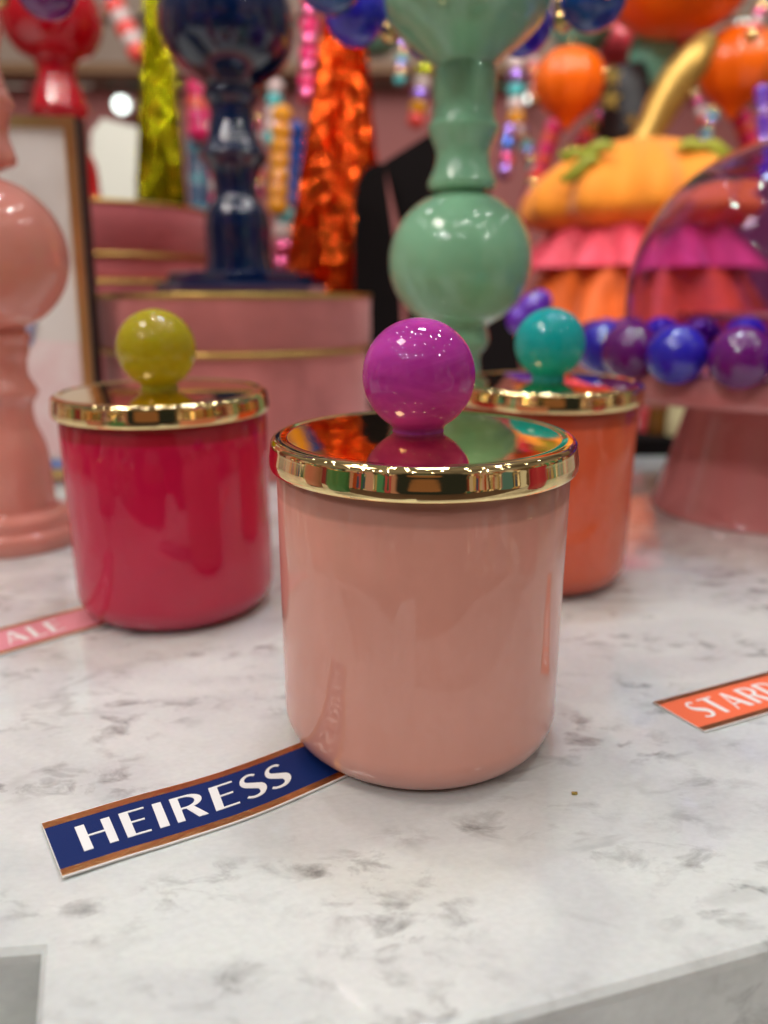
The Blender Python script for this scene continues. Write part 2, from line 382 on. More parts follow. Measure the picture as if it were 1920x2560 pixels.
# ------------------------------------------------------------------ candle jars
def candle_jar(x, y, label, glass_m, knob_m, kdx=0, kdz=0):
    t = thing('candle_jar', label, 'candle jar', (x, y, 0), 0, 'lidded candle jars')
    R = .0434; rc = .0098; prof = [(0, .0012), (.028, .0012), (.0325, .0)]
    for k in range(13):
        a = -PI/2 + (PI/2)*k/12
        prof.append((R - rc + rc*math.cos(a), rc*1.15 + rc*1.15*math.sin(a)))
    prof += [(R, .03), (R, .06), (R, .0915), (R - .002, .093), (R - .003, .0915)]
    obj('glass_body', lathe(prof, 160), glass_m, t)
    # lid: flat top with a rounded shoulder and a slightly rolled lower rim
    Rl = .0450; zt = .0966; zb = .0878; lp = [(.043*k/12, zt + .0009*(1 - (k/12)**2) - .0003) for k in range(12)] + [(Rl - .0044, zt - .0002), (Rl - .0038, zt + .00020), (Rl - .0030, zt + .00015)]
    for k in range(1, 9):
        a = PI/2 - (PI/2)*k/8; lp.append((Rl - .0026 + .0022*math.cos(a), zt - .0021 + .0022*math.sin(a)))
    lp += [(Rl - .00038, zt - .0023), (Rl - .00035, zt - .0027), (Rl + .00005, zb + .0034), (Rl + .0001, zb + .0030), (Rl + .0001, zb + .0012), (Rl - .0001, zb + .0004), (Rl - .0006, zb), (Rl - .0012, zb + .0005), (Rl - .0014, zb + .003), (Rl - .0014, zt - .0025)]
    lid = obj('lid', lathe(lp, 200), M['gold'], t); lid.rotation_euler.x = math.radians(1.1)
    rk = .0164; zc_ = .1132
    kp = []
    for i in range(41):
        a = PI*i/40; r = rk*math.sin(a); z = zc_ + rk*math.cos(a)
        if r < .0078 and i > 20: break
        kp.append((r, z))
    kp[0] = (0, zc_ + rk)
    kp += [(.0075, zt + .0016), (.0076, zt + .0008), (.0082, zt - .0006)]
    obj('knob', lathe(kp, 96), knob_m, t, loc=(kdx, 0, kdz))
    return t
candle_jar(.0115, .2250, 'dusty pink glossy candle jar in front with gold lid and magenta ball knob',
           jar_glass('dusty_pink_glass', (.82, .375, .29, 1), (.62, .285, .22, 1)), resin('magenta_resin', (.60, .07, .46, 1), (.36, .02, .27, 1)), -.0014)
candle_jar(-.0949, .3313, 'raspberry red candle jar on the left with gold lid and olive yellow ball knob',
           jar_glass('raspberry_glass', (.62, .001, .055, 1), (.44, .003, .022, 1)), resin('olive_yellow_resin', (.48, .40, .012, 1), (.40, .33, .01, 1)), -.0015, .0007)
candle_jar(.0773, .3695, 'coral orange candle jar behind on the right with turquoise ball knob',
           jar_glass('coral_glass', (.80, .13, .045, 1), (.50, .07, .025, 1)), resin('turquoise_resin', (.01, .44, .44, 1), (.01, .38, .40, 1)), .0009, .0007)

# ------------------------------------------------------------------ name tags
TH, TN = .20, .062
def L_rect(x0, y0, x1, y1): return [(x0, y0), (x1, y0), (x1, y1), (x0, y1)]
def stroke(pts, w):
    """ribbon with a width per point; returns quads"""
    out = []; n = len(pts)
    nor = []
    for i in range(n):
        dx = pts[min(i+1, n-1)][0] - pts[max(i-1, 0)][0]; dy = pts[min(i+1, n-1)][1] - pts[max(i-1, 0)][1]
        l = math.hypot(dx, dy) or 1; nor.append((-dy/l, dx/l))
    E = [((p[0] + a[0]*ww/2, p[1] + a[1]*ww/2), (p[0] - a[0]*ww/2, p[1] - a[1]*ww/2)) for p, a, ww in zip(pts, nor, w)]
    for (a, b), (c, d) in zip(E, E[1:]): out.append([a, b, d, c])
    return out
def arc(cx, cy, rx, ry, a0, a1, n=18):
    return [(cx + rx*math.cos(math.radians(a0 + (a1 - a0)*i/n)), cy + ry*math.sin(math.radians(a0 + (a1 - a0)*i/n))) for i in range(n + 1)]
def s_letter():
    p = arc(.30, .745, .20, .225, 42, 180, 12) + arc(.30, .745, .20, .20, 180, 235, 4)[1:]
    p += [(.30, .51), (.40, .455)] + arc(.335, .255, .215, .225, 40, -60, 10) + arc(.30, .245, .26, .215, -70, -140, 8)
    n = len(p); w = []
    for i in range(n):
        f = i/(n - 1); w.append(.075 + .145*math.exp(-((f - .52)/.20)**2))
    return stroke([(x_ - .09, y_) for x_, y_ in p], w), .47
def bowl(x0, y0, y1, rx):
    cy = (y0 + y1)/2; ry = (y1 - y0)/2 - TN/2
    p = [(x0, y1 - TN/2)] + arc(x0 + .12, cy, rx, ry, 90, -90, 18) + [(x0, y0 + TN/2)]
    n = len(p); w = [TN + (TH*.88 - TN)*math.sin(PI*i/(n-1))**2.2 for i in range(n)]
    return stroke(p, w)
def letter(ch):
    if ch == 'H': return [L_rect(0, 0, TH, 1), L_rect(.56, 0, .56 + TH, 1), L_rect(TH, .50, .56, .50 + TN)], .76
    if ch == 'E': return [L_rect(0, 0, TH, 1), L_rect(TH, 0, .58, TN), L_rect(TH, .50, .52, .50 + TN), L_rect(TH, 1 - TN, .58, 1)], .58
    if ch == 'I': return [L_rect(0, 0, TH, 1)], TH
    if ch == 'L': return [L_rect(0, 0, TH, 1), L_rect(TH, 0, .54, TN)], .54
    if ch == 'R': return [L_rect(0, 0, TH, 1)] + bowl(TH, .46, 1, .34) + [[(.30, .50), (.50, .50), (.78, 0), (.55, 0)]], .76
    if ch == 'D': return [L_rect(0, 0, TH, 1)] + bowl(TH, 0, 1, .46), .84
    if ch == 'T': return [L_rect(.24, 0, .24 + TH, 1 - TN), L_rect(0, 1 - TN, .68, 1)], .68
    if ch == 'A': return [[(.30, 1), (.44, 1), (.84, 0), (.60, 0)], [(.0, 0), (.07, 0), (.37, .92), (.32, .98)], L_rect(.14, .28, .60, .28 + TN)], .84
    if ch == 'U': return [L_rect(0, .3, TH, 1), L_rect(.60, .3, .60 + TN, 1)] + stroke(arc(.35, .32, .27, .29, 180, 360, 16), [TH*.9]*5 + [TN*1.6]*12), .68
    if ch == 'O': return stroke(arc(.45, .5, .38, .46, 0, 360, 36), [TN + (TH - TN)*abs(math.cos(math.radians(10*i))) for i in range(37)]), .9
    if ch == 'Y': return [[(0, 1), (.22, 1), (.46, .45), (.30, .45)], [(.66, 1), (.74, 1), (.46, .45), (.40, .45)], L_rect(.28, 0, .28 + TH, .47)], .74
    if ch == 'S': return s_letter()
    return [], .4
def name_tag(S, text, u0, u1, v0, v1, label, print_m, aspect, gap=.20):
    """S(u, v) -> world point on the card; letters are drawn in (u, v)"""
    t = thing('name_tag', label, 'name tag', tuple(S(.5, .5)), 0, 'printed name tags on the marble')
    base = S(.5, .5)
    def sheet(name, ua, ub, va, vb, z, th, m, nu=24):
        bm = bmesh.new(); g = {}
        for i in range(nu + 1):
            for j in (0, 1):
                p = S(ua + (ub - ua)*i/nu, va if j == 0 else vb) - base
                g[i, j, 1] = bm.verts.new(p + Vector((0, 0, z + th))); g[i, j, 0] = bm.verts.new(p + Vector((0, 0, z)))
        for i in range(nu):
            bm.faces.new((g[i,0,1], g[i+1,0,1], g[i+1,1,1], g[i,1,1])); bm.faces.new((g[i,0,0], g[i,1,0], g[i+1,1,0], g[i+1,0,0]))
            bm.faces.new((g[i,0,0], g[i+1,0,0], g[i+1,0,1], g[i,0,1])); bm.faces.new((g[i,1,0], g[i,1,1], g[i+1,1,1], g[i+1,1,0]))
        bm.faces.new((g[0,0,0], g[0,0,1], g[0,1,1], g[0,1,0])); bm.faces.new((g[nu,0,0], g[nu,1,0], g[nu,1,1], g[nu,0,1]))
        bmesh.ops.recalc_face_normals(bm, faces=bm.faces)
        return obj(name, bm, m, t, smooth=False)
    sheet('card', 0, 1, 0, 1, 0, .0004, M['card'])
    sheet('foil_stripe', .001, 1, .022, .125, .0004, .00006, M['foil'])
    sheet('foil_stripe', .001, 1, .875, .985, .0004, .00006, M['foil'])
    sheet('printed_panel', .002, 1, .1255, .8745, .0004, .00004, print_m)
    bm = bmesh.new(); x = 0; polys = []
    for ch in text:
        ps, w = letter(ch)
        polys += [[(x + a, b) for a, b in p] for p in ps]; x += w + gap
    total = x - gap
    for p in polys:
        p = p[:]
        def W(a, b, dz): return S(u0 + (u1 - u0)*a/total, v0 + (v1 - v0)*b) - base + Vector((0, 0, dz))
        # subdivide long edges so that the letters follow the card
        lo = [bm.verts.new(W(a, b, .00044)) for a, b in p]; hi = [bm.verts.new(W(a, b, .00062 + rnd.random()*2e-6)) for a, b in p]
        bm.faces.new(hi)
        for i in range(len(p)): bm.faces.new((lo[i], lo[(i+1) % len(p)], hi[(i+1) % len(p)], hi[i]))
    bmesh.ops.recalc_face_normals(bm, faces=bm.faces)
    obj('lettering', bm, M['ink_white'], t, smooth=False)
    return t
def poly_eval(pts, u):
    """Catmull-Rom on world points, parameterised by length"""
    L = [0]
    for a, b in zip(pts, pts[1:]): L.append(L[-1] + (b - a).length)
    s = u*L[-1]
    for i in range(len(pts) - 1):
        if s <= L[i+1] or i == len(pts) - 2: break
    t = (s - L[i])/(L[i+1] - L[i])
    p1, p2 = pts[i], pts[i+1]; p0 = pts[i-1] if i else p1 - (p2 - p1); p3 = pts[i+2] if i + 2 < len(pts) else p2 + (p2 - p1)
    return 0.5*((2*p1) + (p2 - p0)*t + (2*p0 - 5*p1 + 4*p2 - p3)*t*t + (3*p1 - p0 - 3*p2 + p3)*t**3)
def lift(u, amt): return Vector((0, 0, amt*max(0, 1 - u/.45)**2))
# HEIRESS: near the front jar, slightly bowed, left end lifted off the stone
b_pts = [on_z(157, 2203), on_z(325, 2147), on_z(450, 2108), on_z(651, 2039), on_z(868, 1944), on_z(990, 1884)]
t_pts = [on_z(104, 2066), on_z(325, 1998), on_z(543, 1936), on_z(749, 1860), on_z(860, 1812), on_z(935, 1776)]
def S_heir(u, v):
    b = poly_eval(b_pts, u); tt = poly_eval(t_pts, u)
    return b.lerp(tt, v) + Vector((0, 0, .0003)) + lift(u, .0004)
name_tag(S_heir, 'HEIRESS', .066, .628, .285, .735, 'navy blue name tag reading HEIRESS with copper foil edges', M['navy_print'], 5)
def S_line(b0, b1, t0, t1, ext):
    B0, B1, T0, T1 = on_z(*b0), on_z(*b1), on_z(*t0), on_z(*t1)
    wdir = (T0 - B0); d = ((B1 - B0).normalized() + (T1 - T0).normalized()).normalized()
    def S(u, v): return B0 + wdir*v + d*(u*ext) + Vector((0, 0, .0003))
    return S
S_star = S_line((1762, 1834), (1920, 1786), (1630, 1758), (1920, 1684), .125)
name_tag(S_star, 'STARDUST', .062, .55, .27, .74, 'coral orange name tag reading STARDUST with copper foil edges', M['orange_print'], 5)
B1 = on_z(275, 1563); B0 = on_z(0, 1642); T1 = on_z(215, 1531); T0 = on_z(0, 1574)
dR = (B1 - B0).normalized()
wv = (T0 - B0); wv = wv - dR*wv.dot(dR)
def S_roy(u, v): return B1 + dR*(.004 + (u - 1)*.118) + wv*v + Vector((0, 0, .0003))
name_tag(S_roy, 'ROYALE', .399, .833, .27, .74, 'pale pink name tag running under the raspberry candle jar', M['pink_print'], 5)

# ------------------------------------------------------------------ turned glass candlesticks, from silhouettes (py, half width px)
def turned(px, py_ref, Y, prof, zmin=None, zmax=None, n=5, flip=False, seg=96):
    zr = at_y(px, py_ref, Y).z; x = (px - 960)/FPX*depth(Y, zr)
    pr = []
    for py, hw in prof:
        z = at_y(px, py, Y).z; pr.append((hw/FPX*depth(Y, z), z))
    pr.sort(key=lambda q: q[1])
    return x, pr
def arcprof(cy, r, y0, y1, n=14):
    out = []
    for i in range(n + 1):
        y = y0 + (y1 - y0)*i/n; out.append((y, math.sqrt(max(1, r*r - (y - cy)**2))))
    return out
def candlestick(px, py_ref, Y, prof, base_z, base_prof, m, label, extra=None):
    x, pr = turned(px, py_ref, Y, prof)
    full = list(base_prof) + [p for p in pr if p[1] > base_prof[-1][1] + .0005]
    full = [(0, base_prof[0][1])] + full + [(0, full[-1][1])]
    t = thing('candlestick', label, 'candlestick', (x, Y, base_z), 0, 'turned glass candlesticks')
    zf = [(r, z - base_z) for r, z in full]
    mid = zf[1:-1]
    obj('turned_column', lathe([zf[0]] + smoothprof(mid, 4) + [zf[-1]], 96), m, t)
    return t, x
M['mint'] = mat('mint_green_glass', lin(146, 206, 166), .06, coat=.6, sss=.3, sssr=(.01,), var=.15, vscale=18)
M['navy'] = mat('navy_glass', lin(4, 25, 64), .05, coat=.8, var=.3, vscale=15)
M['blush'] = mat('blush_glass', lin(238, 158, 142), .07, coat=.5, sss=.35, sssr=(.012,), var=.14, vscale=16)
M['ruby'] = mat('ruby_glass', lin(190, 6, 30), .06, coat=.6, sss=.15, sssr=(.01,), var=.2, vscale=14)

green_prof = [(-70, 222), (-20, 215), (0, 209), (43, 198), (87, 165), (126, 120), (152, 88), (164, 76), (172, 75), (187, 79), (234, 80), (269, 76),
              (300, 80), (321, 89), (347, 81), (382, 67), (417, 70), (443, 80), (460, 86), (470, 84), (476, 80)] + arcprof(650, 178, 482, 812, 16) + \
             [(826, 74), (851, 77), (868, 70), (890, 56), (933, 60), (960, 68)]
zg = at_y(1160, 960, .45).z
candlestick(1150, 650, .45, green_prof, 0, [(.030, 0), (.031, .004), (.026, .010), (.030, .020), (.024, .030), (.018, .040)], M['mint'],
            'mint green glass candlestick with round bulb behind the front jar')
navy_prof = [(-110, 60)] + arcprof(60, 168, -90, 210, 16) + [(224, 64), (236, 70), (250, 68), (265, 58), (282, 55), (310, 57), (352, 66), (380, 80), (390, 84), (402, 79),
             (423, 64), (458, 55), (494, 56), (515, 68), (535, 78), (550, 80), (571, 82), (600, 80), (640, 81), (681, 83), (684, 84)]
zt_box = .1375
t_n, xn = candlestick(600, 690, .66, navy_prof, zt_box, [(.030, zt_box + .015), (.029, zt_box + .0165)], M['navy'],
                      'navy blue glass candlestick standing on the pink hat box')
bm = bmesh.new()
op = [(.0, 0), (.069, 0), (.070, .005), (.0675, .008), (.060, .009), (.0595, .014), (.056, .016), (.045, .0165), (.031, .017), (0, .017)]
bb = lathe(op, 12); obj('octagonal_foot', bb, M['navy'], t_n, smooth=False)
blush_prof = [(-60, 120), (0, 115), (60, 118), (110, 105), (160, 100), (220, 112), (250, 122), (280, 112), (330, 100), (370, 108), (395, 112), (410, 104)] + \
             arcprof(632, 205, 436, 822, 16) + [(838, 90), (860, 82), (880, 80), (905, 72), (940, 72), (975, 88), (990, 86), (1015, 72), (1060, 74), (1090, 84), (1120, 92), (1160, 95), (1240, 96), (1262, 98)]
candlestick(-45, 650, .42, blush_prof, 0, [(.0335, 0), (.0345, .006), (.0335, .010), (.0300, .0115), (.0300, .017), (.0285, .0185), (.0235, .020)], M['blush'],
            'blush pink glass candlestick with large bulb at the left edge')
ruby_prof = [(-80, 50)] + arcprof(45, 122, -70, 135, 14) + [(150, 54), (175, 46), (200, 45), (220, 54), (250, 62), (280, 69), (300, 55), (335, 49), (370, 55), (405, 70), (440, 74), (480, 75), (515, 78)]
zb2 = .222
candlestick(175, 500, .88, ruby_prof, zb2, [(.045, zb2), (.045, zb2 + .004), (.037, zb2 + .008)], M['ruby'], 'ruby red glass candlestick on the rear hat box')

# ------------------------------------------------------------------ pink hat boxes
M['boxpink'] = mat('pink_velvet_box', lin(222, 132, 128), .75, sheen=.3, var=.14, vscale=22, bump=.2, bscale=600)
M['boxpink2'] = mat('rose_velvet_box', lin(205, 108, 112), .75, sheen=.25, var=.14, vscale=22, bump=.2, bscale=600)
def hat_box(x, y, z0, R, hgt, lid_h, m, label, foot=0):
    t = thing('hat_box', label, 'hat box', (x, y, z0), 0, 'round pink hat boxes')
    hb = hgt - lid_h
    obj('box_body', lathe([(0, 0), (R - .003, 0), (R - .002, .002), (R - .002, hb - .0005), (R - .002, hb + .004)], 128), m, t)
    obj('box_lid', lathe([(R, hb + .0028), (R + .0005, hb + .003), (R + .0005, hgt - .0038)], 128), m, t)
    obj('lid_top', lathe([(R - .002, hgt - .001), (0, hgt - .001)], 128), m, t)
    obj('gold_rim', lathe([(R + .0002, hgt - .0038), (R + .0016, hgt - .0034), (R + .0016, hgt - .0004), (R + .0005, hgt), (R - .002, hgt - .0009)], 128), M['gold_trim'], t)
    obj('gold_rim', lathe([(R - .0018, hb - .0006), (R + .0014, hb - .0004), (R + .0018, hb + .0012), (R + .0014, hb + .0028), (R - .0002, hb + .0030)], 128), M['gold_trim'], t)
    return t
xb = (597 - 960)/FPX*depth(.66, .1)
hat_box(xb, .66, 0, .1105, zt_box, .044, M['boxpink'], 'round pink hat box with gold trim under the navy candlestick')
hat_box(-.305, .86, 0, .120, .150, .045, M['boxpink2'], 'lower round rose hat box of the rear stack')
hat_box(-.305, .86, .151, .118, .0705, .05, M['boxpink2'], 'upper round rose hat box of the rear stack under the ruby candlestick')

# ------------------------------------------------------------------ framed print
M['frame_gold'] = mat('frame_gold', (.70, .52, .22), .3, 1.0)
M['frame_dark'] = mat('frame_dark_edge', (.02, .016, .014), .4)
M['paper'] = mat('print_paper', (.80, .77, .73), .3, coat=.5)
M['print_pink'] = mat('print_pink_wash', (.80, .55, .55), .5, var=.3, vscale=30, var_col=(.86, .74, .72, 1))
M['print_slate'] = mat('print_slate', (.26, .26, .40), .5)
M['print_grey'] = mat('print_grey_line', (.35, .33, .33), .5)
M['print_blue'] = mat('print_blue', (.16, .26, .62), .5)
fr = thing('framed_print', 'white framed art print with gold frame behind the blush candlestick', 'picture', (0, 0, 0))
FY = .56
def fp(px, py, dy=0):  # point on the print's own upright plane, turned a little
    d = ray(px, py); n = Vector((.12, -1, .0)).normalized(); p0 = Vector((-.22, FY + dy, .1)); o0 = Vector((0, 0, H))
    return o0 + d*((p0 - o0).dot(n)/d.dot(n))
TR = fp(196, 292); BR = fp(243, 1166); TRv = Vector((TR.x, TR.y, TR.z)); BR = Vector((TR.x - .007, TR.y, .004))
wd = Vector((-1, -.12, 0)).normalized()*.21
fn = Vector((.12, -1, 0)).normalized()
def fq(a, b, c, d, off, th, nme, m): return obj(nme, extrude_poly([TR + wd*a[0] + (BR - TR)*a[1] + fn*off for a in (a, b, c, d)], fn*th), m, fr, smooth=False)
fq((0, 0), (1, 0), (1, 1), (0, 1), -.018, .016, 'frame_back', M['frame_dark'])
fq((.012, .008), (.988, .008), (.988, .992), (.012, .992), -.0015, .0012, 'paper', M['paper'])
for nm, q in (('s', ((.012, .0), (.045, .0), (.045, 1), (.012, 1))), ('t', ((.045, .002), (.955, .002), (.955, .028), (.045, .028))),
              ('b', ((.045, .972), (.955, .972), (.955, .998), (.045, .998))), ('l', ((.955, 0), (.988, 0), (.988, 1), (.955, 1)))):
    fq(*q, -.0002, .003, 'frame_side', M['frame_gold'])
fq((.05, .60), (.9, .52), (.9, .93), (.05, .93), .0002, .0004, 'pink_wash', M['print_pink'])
fq((.18, .52), (.33, .58), (.26, .62), (.20, .60), .0008, .0004, 'slate_shape', M['print_slate'])
bmx = tube([TR + wd*(.35 + .5*k/12) + (BR - TR)*(.085 + .012*math.cos(k/2.2)) + fn*.0006 for k in range(13)], .0008, 6)
obj('grey_line', bmx, M['print_grey'], fr)
fq((.06, .945), (.26, .94), (.26, .965), (.06, .965), .0009, .0004, 'blue_strip', M['print_blue'])

# white card behind, left
M['ivory'] = mat('ivory_board', (.80, .81, .70), .5)
A_ = [at_y(255, 296, 1.25), at_y(358, 322, 1.25), at_y(350, 560, 1.25), at_y(225, 560, 1.25), at_y(228, 330, 1.25)]
o = obj('ivory_board', extrude_poly(A_, Vector((0, .01, 0))), M['ivory'], smooth=False); tag(o, 'ivory board standing behind the ruby candlestick', 'board')

# ------------------------------------------------------------------ foil tassels
def foil_mat(name, c, rough=.12):
    m = mat(name, c, rough, .95, spec=.6, bump=.5, bscale=180, stretch=(3, 3, .12)); return m
M['foil_lime'] = foil_mat('lime_foil', (.46, .42, .01)); M['foil_orange'] = foil_mat('orange_foil', (.85, .12, .015)); M['foil_dark'] = foil_mat('dark_orange_foil', (.35, .05, .01))
def tassel(px_top, py_top, px_bot, py_bot, hw_top, hw_bot, Y, m, label, n=90, seed=3):
    r_ = random.Random(seed)
    T = at_y(px_top, py_top, Y); Bp = at_y(px_bot, py_bot, Y); rt = hw_top/FPX*Y; rb = hw_bot/FPX*Y
    t = thing('foil_tassel', label, 'tassel', tuple(Bp), 0, 'hanging foil tassels')
    bm = bmesh.new(); seg = n; rings = []
    amp = [r_.uniform(-.16, .16) for _ in range(seg)]
    for k in range(25):
        f = k/24; c = (Bp.lerp(T, f) - Bp); r = rb + (rt - rb)*f
        rings.append([bm.verts.new(c + Vector((math.cos(2*PI*i/seg), math.sin(2*PI*i/seg), 0))*r*(1 + (amp[i] + .05*math.sin(k*.9 + i*2.3))*(1 - .5*f))) for i in range(seg)])
    for a, b in zip(rings, rings[1:]):
        for i in range(seg): bm.faces.new((a[i], a[(i+1) % seg], b[(i+1) % seg], b[i]))
    bm.faces.new(rings[0][::-1])
    bmesh.ops.recalc_face_normals(bm, faces=bm.faces)
    obj('foil_skirt', bm, m, t, smooth=False)
    bm = bmesh.new()
    for q in range(110):
        a = 2*PI*q/110 + r_.uniform(-.05, .05); rr = 1.02 + r_.uniform(0, .14); tw = r_.uniform(0, 6); sp2 = r_.uniform(.04, .40)*r_.choice((-1, 1)); w = .0026
        prev = None; a2 = a
        for k in range(41):
            f = k/40; c = Bp.lerp(T, f) - Bp; r = (rb + (rt - rb)*f)*rr*(1 + .02*math.sin(k*.7 + q))
            a2 = a + .05*math.sin(k*.25 + q*1.7)
            out_ = Vector((math.cos(a2), math.sin(a2), 0)); tan_ = Vector((-math.sin(a2), math.cos(a2), 0)); c = c + out_*r
            th = tw + k*sp2 + .5*math.sin(k*1.3 + q*3.1); d = (tan_*math.cos(th) + out_*math.sin(th))*w
            cur = (bm.verts.new(c - d), bm.verts.new(c + d))
            if prev: bm.faces.new((prev[0], prev[1], cur[1], cur[0]))
            prev = cur
    obj('foil_fringe', bm, m, t, smooth=False)
    return t
tassel(388, -60, 405, 560, 17, 52, 1.05, M['foil_lime'], 'lime green metallic foil tassel left of the navy candlestick', seed=5)
tassel(862, -60, 838, 800, 26, 116, .98, M['foil_orange'], 'shiny orange red foil tassel right of the navy candlestick', seed=9)

# ------------------------------------------------------------------ black things behind the mint candlestick
M['black'] = mat('matt_black_felt', (.006, .004, .004), .9, spec=.15)
pts = [(885, 1020), (885, 640), (886, 500), (893, 455), (912, 422), (940, 408), (962, 408), (968, 470), (980, 560), (1000, 700), (1010, 1020)]
o = obj('felt_board', extrude_poly([at_y(a, b, .80) for a, b in pts], Vector((0, .05, 0))), M['black'], smooth=False); tag(o, 'black felt panel with rounded shoulder left of the mint bulb', 'board')
pts = [(962, 404), (1074, 334), (1180, 330), (1260, 620), (1305, 940), (1310, 1020), (1040, 1020), (1000, 560)]
o = obj('felt_board', extrude_poly([at_y(a, b, .83) for a, b in pts], Vector((0, .04, 0))), M['black'], smooth=False); tag(o, 'black slanted panel behind the mint candlestick', 'board')

# ------------------------------------------------------------------ bead strings
_bead_cache = {}
def bead_garland(beads, label, loc, group=None, name='bead_garland'):
    """beads: list of (world pos, radius, material)"""
    t = thing(name, label, 'bead garland', loc, 0, group)
    for p, r, m in beads:
        key = m.name
        if key not in _bead_cache:
            b = ball(1.0, 40, 20); me = bpy.data.meshes.new('bead'); b.to_mesh(me); b.free()
            for q in me.polygons: q.use_smooth = True
            me.materials.append(m); _bead_cache[key] = me
        o = bpy.data.objects.new('bead', _bead_cache[key]); C.objects.link(o); o.parent = t
        o.location = Vector(p) - Vector(loc); o.scale = (r, r, r)
    return t
def bmat(n, c, metal=0, rough=.06): 
    return mat(n, c, rough, metal, coat=.6, sss=0 if metal else .15, sssr=(.005,))
M['b_blue'] = bmat('cobalt_bead', lin(50, 40, 190)); M['b_purple'] = bmat('plum_bead', lin(110, 24, 120)); M['b_deep'] = bmat('deep_blue_bead', lin(10, 70, 150))
M['b_gold'] = bmat('gold_bead', (.75, .52, .2), 1, .15); M['b_pink'] = bmat('hot_pink_bead', lin(232, 40, 110)); M['b_ochre'] = bmat('ochre_bead', lin(222, 150, 20))
M['b_teal'] = bmat('dusty_teal_bead', lin(70, 130, 150)); M['b_steel'] = bmat('slate_blue_bead', lin(60, 90, 120)); M['b_aqua'] = bmat('aqua_bead', lin(80, 190, 190))
M['b_royal'] = bmat('royal_blue_bead', lin(30, 80, 170)); M['b_coral'] = bmat('coral_bead', lin(245, 90, 80)); M['b_pearl'] = bmat('pearl_bead', lin(215, 195, 190)); M['b_lime'] = bmat('lime_bead', (.6, .62, .02), .8, .12)
M['b_violet'] = bmat('violet_bead', lin(110, 50, 190)); M['b_lilac'] = bmat('lilac_foil_bead', (.5, .3, .85), .9, .12); M['b_pinkfoil'] = bmat('pink_foil_bead', (.9, .15, .35), .9, .12); M['b_bluefoil'] = bmat('blue_foil_bead', (.12, .3, .9), .9, .12)

def ring(cx, cy, cz, R, n, r, mats, a0=0, small=None):
    out = []
    for i in range(n):
        a = a0 + 2*PI*i/n
        out.append(((cx + R*math.cos(a), cy + R*math.sin(a), cz), r, mats[i % len(mats)]))
        if small:
            a2 = a + PI/n
            for dz in (-.004, .004): out.append(((cx + R*math.cos(a2), cy + R*math.sin(a2), cz + dz), small, M['b_gold']))
    return out
xg = (1150 - 960)/FPX*depth(.45, .16)
bead_garland(ring(xg, .45, .288, .070, 8, .0172, [M['b_deep'], M['b_blue']], .2, .006), 'blue bead garland with gold spacers round the mint candlestick top', (xg, .45, .288), 'big bead rings')
xl = (-45 - 960)/FPX*depth(.42, .16)
bead_garland(ring(xl, .42, .301, .072, 8, .0168, [M['b_blue'], M['b_purple']], .5, .006), 'plum and blue bead garland round the blush candlestick top', (xl, .42, .301), 'big bead rings')

# pedestal, cloche, bead ring on the right
PX, PY = .243, .490
M['ped'] = mat('dusty_pink_lacquer', lin(212, 132, 130), .12, coat=.5, var=.08, vscale=12)
t = thing('cake_stand', 'glossy dusty pink cake stand with flared foot at right edge', 'cake stand', (PX, PY, 0))
obj('flared_foot', lathe(smoothprof([(.0625, 0), (.063, .002), (.0615, .006), (.055, .030), (.049, .055), (.044, .078)], 5), 128), M['ped'], t)
obj('top_plate', lathe([(0, .076), (.101, .076), (.103, .077), (.1035, .080), (.1035, .0905), (.102, .0925), (0, .0925)], 160), M['ped'], t)
M['violet_glass'] = mat('violet_glass', (.70, .52, .98), .0, trans=1.0, ior=1.25, spec=.5)
def dome():
    R = .0905; pr = []
    zc_ = .135
    for i in range(0, 25):
        a = PI/2*i/24; pr.append((R*math.sin(a), zc_ + R*math.cos(a)))
    pr += [(R, .12), (R*.995, .105), (R*.99, .097)]
    inner = [(r*.975 if r > 0 else 0, z - .0022*(1 if i < 12 else 0.4)) for i, (r, z) in enumerate(pr)]
    inner[-1] = (inner[-1][0], .097)
    prof = pr + inner[::-1]; prof[0] = (0, pr[0][1]); prof[-1] = (0, inner[0][1])
    return lathe(prof, 128)
t = thing('glass_cloche', 'violet tinted clear glass cloche on the pink cake stand', 'cloche', (PX, PY, .0))
obj('dome', dome(), M['violet_glass'], t)
obj('dome_knob', ball(.02, 48, 24, c=(0, 0, .245)), M['b_violet'], t)
bs = []
nb = 20
for i in range(nb):
    a = -PI*.5 + 2*PI*(i + .12)/nb
    bs.append(((PX + .107*math.cos(a), PY + .107*math.sin(a), i and .1045 or .1045), .0162, M['b_blue'] if i % 2 else M['b_purple']))
bead_garland(bs, 'plum and cobalt bead ring round the violet cloche on the cake stand', (PX, PY, .1085), 'big bead rings')

# hanging strands behind
def strand(px0, py0, px1, py1, Y, mats, r_px, label, n):
    out = []; P0 = at_y(px0, py0, Y); P1 = at_y(px1, py1, Y)
    for i in range(n):
        p = P0.lerp(P1, i/(n - 1)); out.append((p, r_px/FPX*Y, mats[i % len(mats)] if len(mats) < n else mats[i]))
    return bead_garland(out, label, tuple(P1), 'hanging bead strands')
strand(492, 190, 496, 330, 1.15, [M['b_pink'], M['b_pink'], M['b_coral']], 24, 'short hot pink bead strand left of the navy stem', 5)
strand(492, 345, 500, 525, 1.18, [M['b_steel'], M['b_teal'], M['b_steel']], 25, 'slate and teal bead strand left of the navy stem', 8)
strand(528, 250, 545, 540, 1.25, [M['b_pearl'], M['b_pink']], 20, 'pearl and pink bead strand close beside the navy stem', 9)
strand(705, 290, 695, 515, 1.15, [M['b_ochre']], 24, 'ochre yellow bead strand right of the navy stem', 7)
